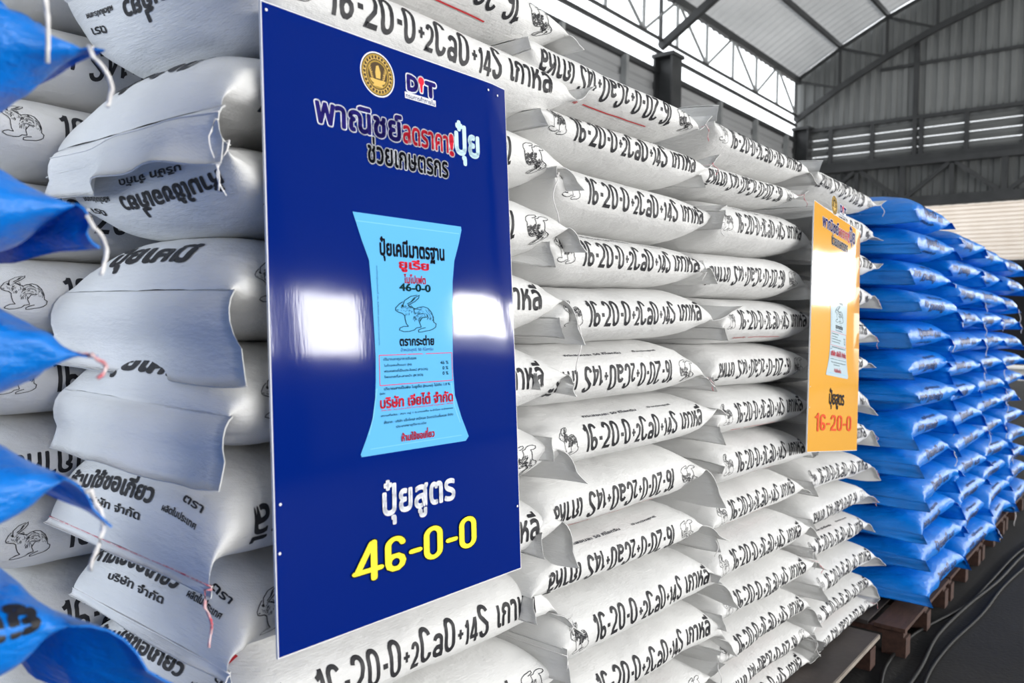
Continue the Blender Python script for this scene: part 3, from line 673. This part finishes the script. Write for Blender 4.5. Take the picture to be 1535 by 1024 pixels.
    ln('46 %', .326, .346, .395, .0057, 'p_green', .01); ln('0 %', .331, .345, .386, .0057, 'p_green', .01); ln('0 %', .331, .345, .377, .0057, 'p_green', .01)
    ln('ปริมาณสารเป็นพิษ ไบยูเร็ต (biuret) ไม่เกิน 1.0 %', .200, .348, .358, .0068, 'p_green', .01)
    ln('ผู้ผลิต', .191, .202, .351, .0046, 'p_green', .01)
    ln('บริษัท เจียไต๋ จำกัด', .191, .355, .338, .0207, 'p_red', .035)
    ln('299-301 ถนนทรงสวัสดิ์ แขวงสัมพันธวงศ์ กรุงเทพฯ 10100', .193, .354, .325, .0040, 'p_red', .0)
    ln('สถานที่ผลิต : 35/1 หมู่ 1 ต.บางเสด็จ อ.ป่าโมก จ.อ่างทอง', .192, .354, .317, .0052, 'p_green', .01); ln('สั่งจาก : บริษัท แอ็กโครส เคมีคอล อินเตอร์เนชั่นแนล จำกัด', .198, .354, .307, .0060, 'p_green', .01)
    ln('ประเทศซาอุดีอาระเบีย', .223, .289, .297, .0052, 'p_green', .01); ln('ห้ามใช้ขอเกี่ยว', .234, .308, .281, .0175, 'p_red', .035)
    vv, tt = fit(text_flat('ทะเบียนปุ๋ยเคมีเลขที่ ปค. 439/2552 (กรมวิชาการเกษตร)', .0), .427, .55, 0, .0045)
    put('bag_lettering', sc((np.stack([.193+vv[:, 1], .977-vv[:, 0]], -1), tt)), 'p_green')
    # formula at the foot
    put('caption_print', sc(fit(text_flat('ปุ๋ยสูตร', .03, 12), .191, .355, .180, .072)), caption)
    fo = fit(formula(big, .135, cap=True, gap=.03), *((.129, .407) if len(big) < 7 else (.06, .45)), .098, .062)
    if subcol: put('number_print', sc(halo(fo, .0016)), subcol)
    put('number_print', sc(fo), bigcol)
    for (u_, v_) in ((.008, .893), (.475, .889), (.503, .885), (.009, .211), (.006, .144), (.524, .119)):
        put('pin', sc(disc(u_, v_, .0022, .0022, 0, 10)), 'p_white')
    tag(root, label, 'poster'); return root
T1 = [('พาณิชย์', .086, .258, .775, .0442, 'p_navy', 'p_white', .03), ('ลดราคา', .259, .365, .769, .0302, 'p_red', 'p_white', .02), ('!', .367, .379, .770, .0393, 'p_red', 'p_white', .03),
      ('ปุ๋ย', .381, .446, .778, .0781, 'p_ice', None, .04), ('ช่วยเกษตรกร', .183, .362, .731, .0415, 'p_black', 'p_white', .02)]
poster('advertising_poster', 'large glossy blue poster showing a light blue bag and yellow 46-0-0', (.634, .922, .857), 0., math.atan2(.05, .9), .530, .900, 'p_blue', T1, '46-0-0', 'p_lemon', 'p_black', 'p_cyan', 'p_white')
T2 = [(a, b, c, d, e, 'p_navy' if f == 'p_ice' else f, 'p_white', h_) for a, b, c, d, e, f, g, h_ in T1]
poster('advertising_poster', 'narrow yellow poster leaning on white sacks, pictured pale bag and red 16-20-0', (2.645, .905, .895), math.radians(-6.3), math.atan2(.03, .85), .548, .845, 'p_yellow', T2, '16-20-0', 'p_orange_red', None, 'p_pale', 'p_black')

# ------------------------------------------------------------------ pallets, cables, floor
FZ = -.02
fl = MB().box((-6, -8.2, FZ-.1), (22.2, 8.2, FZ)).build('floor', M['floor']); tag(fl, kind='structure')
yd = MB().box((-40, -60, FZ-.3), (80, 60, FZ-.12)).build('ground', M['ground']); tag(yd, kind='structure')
def pallet(label, x0, x1, y0, y1, zt, solid, group):
    r = empty('pallet', ((x0+x1)/2, (y0+y1)/2, FZ)); cx, cy = (x0+x1)/2, (y0+y1)/2
    def P(m, nm, mat): m.v = [(a-cx, b-cy, c-FZ) for a, b, c in m.v]; return m.build(nm, mat, r)
    if solid:
        P(MB().box((x0, y0+.006, zt-.014), (x1, y1, zt)), 'deck_board', M['ply']); P(MB().box((x0, y0, zt-.016), (x1, y0+.006, zt-.001)), 'edge_strip', M['edge'])
    else:
        n = max(5, int((y1-y0)/.14)); s_ = (y1-y0)/n
        for k in range(n): P(MB().box((x0, y0+k*s_+.012, zt-.016), (x1, y0+(k+1)*s_-.012, zt)), 'deck_board', M['ply' if k % 3 else 'wood'])
    nx = max(2, int(round((x1-x0)/.55))+1)
    for i in range(nx):
        xx = x0+.01+(x1-x0-.08-.02)*i/(nx-1)
        P(MB().box((xx, y0+.02, zt-.04), (xx+.06, y1-.02, zt-.016)), 'stringer', M['wood'])
        for yy in (y0+.01, (y0+y1)/2, y1-.10): P(MB().box((xx, yy, FZ), (xx+.07, yy+.09, zt-.04)), 'block', M['wood'])
    tag(r, label, 'pallet', group)
pallet('dark plywood topped pallet under the white sacks, light bare edge', 1.9, 3.33, .835, 2.2, .10, True, 'pallets under the stacks')
pallet('dark pallet under the white sacks behind the blue poster', .44, 1.87, .86, 2.2, .10, True, 'pallets under the stacks')
bl = ['wooden slatted pallet under the first blue column, brown blocks', 'wooden slatted pallet under the second blue column', 'wooden slatted pallet under the third blue column', 'wooden slatted pallet under the farthest blue column']
for k in range(4): pallet(bl[k], 3.45+k*.86, 3.45+k*.86+.83, .76, 1.9, .10, False, 'pallets under the stacks')
pallet('dark pallet under the near blue sacks at the left', -.50, .40, .80, 1.3, .10, False, 'pallets under the stacks')
def cable(label, pts, r=.007):
    P = [Vector((x, y, FZ+r)) for x, y in pts]; out = []
    for i in range(len(P)-1):
        p0, p1, p2, p3 = P[max(i-1, 0)], P[i], P[i+1], P[min(i+2, len(P)-1)]
        for k in range(8):
            t = k/8; out.append(.5*((2*p1)+(p2-p0)*t+(2*p0-5*p1+4*p2-p3)*t*t+(3*p1-p0-3*p2+p3)*t**3))
    out.append(P[-1]); o = tube('cable', out, r, M['cable'], None, 8); tag(o, label, 'cable', 'cables on the floor')
cable('black cable on the floor, the one nearest the pallets', [(2.4, .62), (2.8, .70), (3.12, .775), (3.37, .81), (3.75, .80), (4.28, .70), (4.76, .67), (5.42, .64), (6.3, .56), (8, .5), (11, .8)])
cable('black cable on the floor, middle of the three', [(2.4, .56), (2.9, .68), (3.4, .70), (3.8, .72), (4.3, .69), (4.8, .64), (5.5, .60), (6.2, .50), (8, .4), (11, .5)], .008)
cable('black cable on the floor, farthest out from the pallets', [(2.4, .48), (2.9, .60), (3.3, .66), (3.7, .66), (4.2, .62), (4.8, .60), (5.6, .52), (6.4, .40), (8, .2), (11, .2)], .007)

# ------------------------------------------------------------------ the shed
def corrugated(name, origin, du, dv, nu_, nv_fn, pitch, depth, length, height, mat, nrm, kind='structure'):
    """trapezoid sheet: waves along du, running up dv"""
    n = int(length/pitch); V = []; Fc = []
    prof = [(0, 0), (.30, 0), (.42, 1), (.88, 1)]
    o = Vector(origin); du = Vector(du); dv = Vector(dv); nr = Vector(nrm); xs = [((k+p)*pitch, d*depth) for k in range(n) for p, d in prof]+[(n*pitch, 0)]
    for x, d in xs: V.append(tuple(o+du*x+nr*d)); V.append(tuple(o+du*x+nr*d+dv*height))
    for k in range(len(xs)-1): Fc.append((2*k, 2*k+2, 2*k+3, 2*k+1))
    ob = raw(name, V, Fc, mat); tag(ob, kind=kind); return ob
def arch_u(y):                                         # underside of the roof
    a = abs(y); return 10.35 - .0385*a*a if a < 8.2 else 7.78
def arch_l(y):                                         # lower chord of the trusses
    a = abs(y); return 9.35 - .0385*a*a*1.07
# left side wall: horizontal siding below an open strip
corrugated('wall_left', (-6, 8.06, FZ), (0, 0, 1), (1, 0, 0), 0, 0, .31, .035, 6.26, 28.2, M['siding'], (0, -1, 0))
MB().box((-6, 7.98, 6.18), (22, 8.10, 6.27)).build('trim_1', M['steel'])['kind'] = 'structure'
corrugated('wall_right', (-6, -8.06, 2.85), (0, 0, 1), (1, 0, 0), 0, 0, .31, .035, 5.0, 28.2, M['siding'], (0, 1, 0))
corrugated('wall_right', (-6, -8.06, FZ), (0, 0, 1), (1, 0, 0), 0, 0, .25, .035, 1.75, 28.2, M['siding'], (0, 1, 0))
corrugated('wall_right', (7.95, -8.06, 1.70), (0, 0, 1), (1, 0, 0), 0, 0, .24, .035, 1.2, 2.8, M['siding'], (0, 1, 0))
# unseen back wall added to block sky, gateway placed to light sack ends
for y0, y1, z0, z1 in ((6.1, 8.1, FZ, 7.7), (-8.1, .7, FZ, 7.7), (.7, 6.1, 3.95, 7.7)):
    corrugated('wall_back_blocker', (-6.05, y0, z0), (0, 1, 0), (0, 0, 1), 0, 0, .26, .04, y1-y0, z1-z0, M['siding_end'], (1, 0, 0))
# studs of the siding, rail, eave girder
for k in range(14):
    x = -5.4+k*2.03
    if abs((x+2.0) % 8.1) < .2: continue
    o = MB().box((x, 7.90, FZ), (x+.09, 8.02, 6.2)).build('wall_stud', M['steel_light']); tag(o, f'grey steel stud on the side wall siding, {ORD[13-k].replace("topmost", "first").replace(" from top", "")} from the far corner', 'stud', 'studs of the side wall')
g = empty('eave_girder', (8, 8, 6.6))
def gp(nm, m, mat): m.v = [(a-8, b-8, c-6.6) for a, b, c in m.v]; return m.build(nm, mat, g)
gp('rail', MB().bar((-6, 8.02, 6.62), (21.9, 8.02, 6.62), .05, .07), M['steel'])
gp('lower_chord', MB().bar((-6, 7.95, 6.84), (21.9, 7.95, 6.84), .05, .05), M['steel'])
gp('upper_chord', MB().bar((-6, 7.95, 7.80), (21.9, 7.95, 7.80), .10, .16), M['steel'])
x = -4.0; k = 0
while x < 21.5:
    gp('post', MB().bar((x, 7.95, 6.84), (x, 7.95, 7.8), .05), M['steel_light'])
    x2 = x+1.35
    if k % 2 == 0: gp('diagonal', MB().bar((x, 7.95, 7.8), (x2, 7.95, 6.84), .045), M['steel_light'])
    else: gp('diagonal', MB().bar((x, 7.95, 6.84), (x2, 7.95, 7.8), .045), M['steel_light'])
    x = x2; k += 1
tag(g, 'long steel lattice girder above the side wall, under the roof edge', 'girder')
for i, x in enumerate((-1.9, 6.2, 14.3, 21.9)):
    lb = ['dark steel column of the side wall, hidden behind the near stack', 'dark steel column of the side wall, second along', 'dark steel column topping out above the white stack, mid wall', 'dark steel column in the far corner of the shed'][i]
    m = MB().box((x-.2, 7.62, FZ), (x+.2, 7.66, 6.5)).box((x-.2, 8.0, FZ), (x+.2, 8.04, 6.5)).box((x-.02, 7.66, FZ), (x+.02, 8.0, 6.5)).box((x-.24, 7.58, 6.45), (x+.24, 8.06, 6.52))
    tag(m.build('steel_column', M['steel']), lb, 'column', 'columns of the side wall')
    m = MB().box((x-.2, -8.04, FZ), (x+.2, -7.66, 6.5)); o = m.build('steel_column', M['steel']); tag(o, 'dark steel column of the opposite side wall, outside the view', 'column', 'columns of the opposite wall')
# roof sheets between the eaves
ys = np.linspace(-8.15, 8.15, 36); pitch = .30; n = int(28.4/pitch); prof = [(0, 0), (.34, 0), (.44, .05), (.9, .05)]
xs = [(-6.2+(k+p)*pitch, d) for k in range(n) for p, d in prof]
V = np.array([(x, y, arch_u(y)+.02+d) for x, d in xs for y in ys]); m2 = len(ys)
ii, jj = np.meshgrid(np.arange(len(xs)-1), np.arange(m2-1), indexing='ij')
rf = link('ceiling', npmesh('roof', V, np.stack([ii*m2+jj, ii*m2+jj+1, (ii+1)*m2+jj+1, (ii+1)*m2+jj], -1).reshape(-1, 4)), M['roof'], None, False); tag(rf, kind='structure')
_n = M['roof'].node_tree; _b = _n.nodes['Principled BSDF']; _t = _n.nodes.new('ShaderNodeBsdfTranslucent'); _t.inputs[0].default_value = (.9, .92, .95, 1)   # translucency added to the sheets to brighten roof and shed
_m = _n.nodes.new('ShaderNodeMixShader'); _m.inputs[0].default_value = .085; _n.links.new(_b.outputs[0], _m.inputs[1]); _n.links.new(_t.outputs[0], _m.inputs[2]); _n.links.new(_m.outputs[0], _n.nodes['Material Output'].inputs[0])
nodes = [8.0-1.143*k for k in range(15)]
plab = ['lowest', 'second', 'third', 'fourth', 'fifth', 'sixth', 'seventh', 'eighth', 'ninth', 'tenth', 'eleventh', 'twelfth', 'thirteenth']
_ = ['lowest', 'second', 'third', 'fourth', 'fifth', 'sixth', 'seventh']
for k, y in enumerate(nodes[1:-1]):
    if y < -5: continue
    o = MB().bar((-6, y, arch_u(y)-.04), (21.9, y, arch_u(y)-.04), .07, .12).build('roof_purlin', M['steel'])
    tag(o, f'dark roof purlin along the shed, {plab[k]} above the eave girder', 'purlin', 'purlins under the roof')
def truss(x, label):
    r = empty('roof_truss', (x, 0, 8))
    def tp(nm, m, mat=M['steel']): m.v = [(a-x, b, c-8) for a, b, c in m.v]; return m.build(nm, mat, r)
    up, lo = MB(), MB()
    for a, b in zip(nodes[:-1], nodes[1:]):
        up.bar((x, a, arch_u(a)-.1), (x, b, arch_u(b)-.1), .08, .07); lo.bar((x, a, arch_l(a)), (x, b, arch_l(b)), .12, .14)
    tp('upper_chord', up); tp('lower_chord', lo)
    for k, y in enumerate(nodes):
        tp('post', MB().bar((x, y, arch_l(y)), (x, y, arch_u(y)-.1), .06))
        if k < 14:
            y2 = nodes[k+1]
            if y > 0: tp('diagonal', MB().bar((x, y, arch_u(y)-.1), (x, y2, arch_l(y2)), .05))
            else: tp('diagonal', MB().bar((x, y, arch_l(y)), (x, y2, arch_u(y2)-.1), .05))
    tag(r, label, 'truss', 'arched roof trusses')
truss(21.75, 'arched steel roof truss against the gable wall at the far end')
truss(14.3, 'arched steel roof truss standing on the mid wall column'); truss(6.2, 'arched steel roof truss nearest overhead, mostly above the frame')
# far end wall
EX = 22.05
def gable():
    V = []; Fc = []; y = 8.1; k = 0; prof = [0, 0, .045, .045]; w_ = [.10, .03, .10, .03]
    while y > -8.1:
        V.append((EX-prof[k % 4], y, 6.42)); V.append((EX-prof[k % 4], y, max(6.43, arch_u(y)))); y -= w_[k % 4]; k += 1
    for i in range(k-1): Fc.append((2*i, 2*i+1, 2*i+3, 2*i+2))
    o = raw('wall_far', V, Fc, M['siding_end']); tag(o, kind='structure')
gable()
wf = empty('wall_far', (EX, 0, 5.9)); tag(wf, kind='structure')
def wp(nm, m, mat): m.v = [(a-EX, b, c-5.9) for a, b, c in m.v]; return m.build(nm, mat, wf)
for k in range(4):                                      # wide horizontal slats of the band
    z0 = 5.50+k*.225; m = MB()
    m.v = [(EX-.02, -8, z0), (EX-.10, -8, z0+.10), (EX-.02, -8, z0+.213), (EX+.02, -8, z0+.217), (EX-.02, 8.1, z0), (EX-.10, 8.1, z0+.10), (EX-.02, 8.1, z0+.213), (EX+.02, 8.1, z0+.217)]
    m.f = [(0, 1, 5, 4), (1, 2, 6, 5), (2, 3, 7, 6)]
    wp('slat', m, M['siding_end'])
wp('rail', MB().box((EX-.16, -8, 6.38), (EX-.04, 8.1, 6.47)), M['steel']); wp('rail', MB().box((EX-.2, -8, 5.24), (EX, 8.1, 5.50)), M['steel'])
wp('rail', MB().box((EX-.12, -8, 7.72), (EX-.05, 5.9, 7.79)), M['steel'])
for y in (7.1, 6.05, 5.05, 4.9, 3.9, 2.7, 1.5, .3, -1, -2.4, -4): wp('post', MB().box((EX-.15, y-.05, 5.45), (EX-.05, y+.05, 6.42)), M['steel'])
for y in (5.05, 1.5, -2.4): wp('post', MB().box((EX-.14, y-.06, 6.4), (EX-.05, y+.06, arch_l(y))), M['steel'])
corrugated('wall_far_lower', (EX, 8.1, 4.2), (0, -1, 0), (0, 0, 1), 0, 0, .26, .04, 16.1, 1.1, M['siding_end'], (-1, 0, 0))
corrugated('wall_far_corner', (EX, 8.1, FZ), (0, -1, 0), (0, 0, 1), 0, 0, .26, .04, 3.15, 4.4, M['siding_end'], (-1, 0, 0))
corrugated('wall_far_side', (EX, -3.5, FZ), (0, -1, 0), (0, 0, 1), 0, 0, .26, .04, 4.5, 2.35, M['siding_end'], (-1, 0, 0))
corrugated('wall_far_side', (EX, -3.5, 3.68), (0, -1, 0), (0, 0, 1), 0, 0, .26, .04, 4.5, .6, M['siding_end'], (-1, 0, 0))
bt = empty('beam_truss', (EX-.3, 0, 4.8))
def bp_(nm, m): m.v = [(a-EX+.3, b, c-4.8) for a, b, c in m.v]; return m.build(nm, M['steel'], bt)
bp_('upper_chord', MB().box((EX-.4, -8, 5.20), (EX-.2, 8, 5.34))); bp_('lower_chord', MB().box((EX-.4, -8, 4.20), (EX-.2, 8, 4.42)))
yy = [7.4, 6.35, 5.25, 4.15, 3.05, 1.95, .85, -.25, -1.35, -2.45, -3.55, -4.65]
for k, y in enumerate(yy):
    bp_('post', MB().bar((EX-.3, y, 4.3), (EX-.3, y, 5.3), .10 if k % 2 else .13))
    if k < len(yy)-1:
        a, b = (5.25, 4.35) if k % 2 else (4.35, 5.25)
        bp_('diagonal', MB().bar((EX-.3, y, a), (EX-.3, yy[k+1], b), .10))
tag(bt, 'horizontal steel lattice beam across the far end above the opening', 'beam')
# neighbouring building seen through the end opening: pale slatted facade over a bay whose shade is a near black panel
nf = empty('neighbour_building', (30, 3, FZ)); z = 3.30
while z < 6.6:
    MB_ = MB().box((0, -3.2, z-FZ), (.06, 9, z+.10-FZ)); MB_.build('slat', M['cream'], nf); z += .135
MB().box((.06, -3.2, 3.2-FZ), (.2, 9, 6.7-FZ)).build('facade_wall', M['cream'], nf); MB().box((.3, -3.2, 0), (.4, 9, 3.2-FZ)).build('bay_shade_panel', M['dark'], nf)
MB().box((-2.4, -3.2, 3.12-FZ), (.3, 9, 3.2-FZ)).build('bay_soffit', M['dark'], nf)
tag(nf, 'neighbouring building with cream slatted facade over a bay of painted shade, through the opening', 'building')
bpy.data.objects.remove(_tob); bpy.data.curves.remove(_cur)
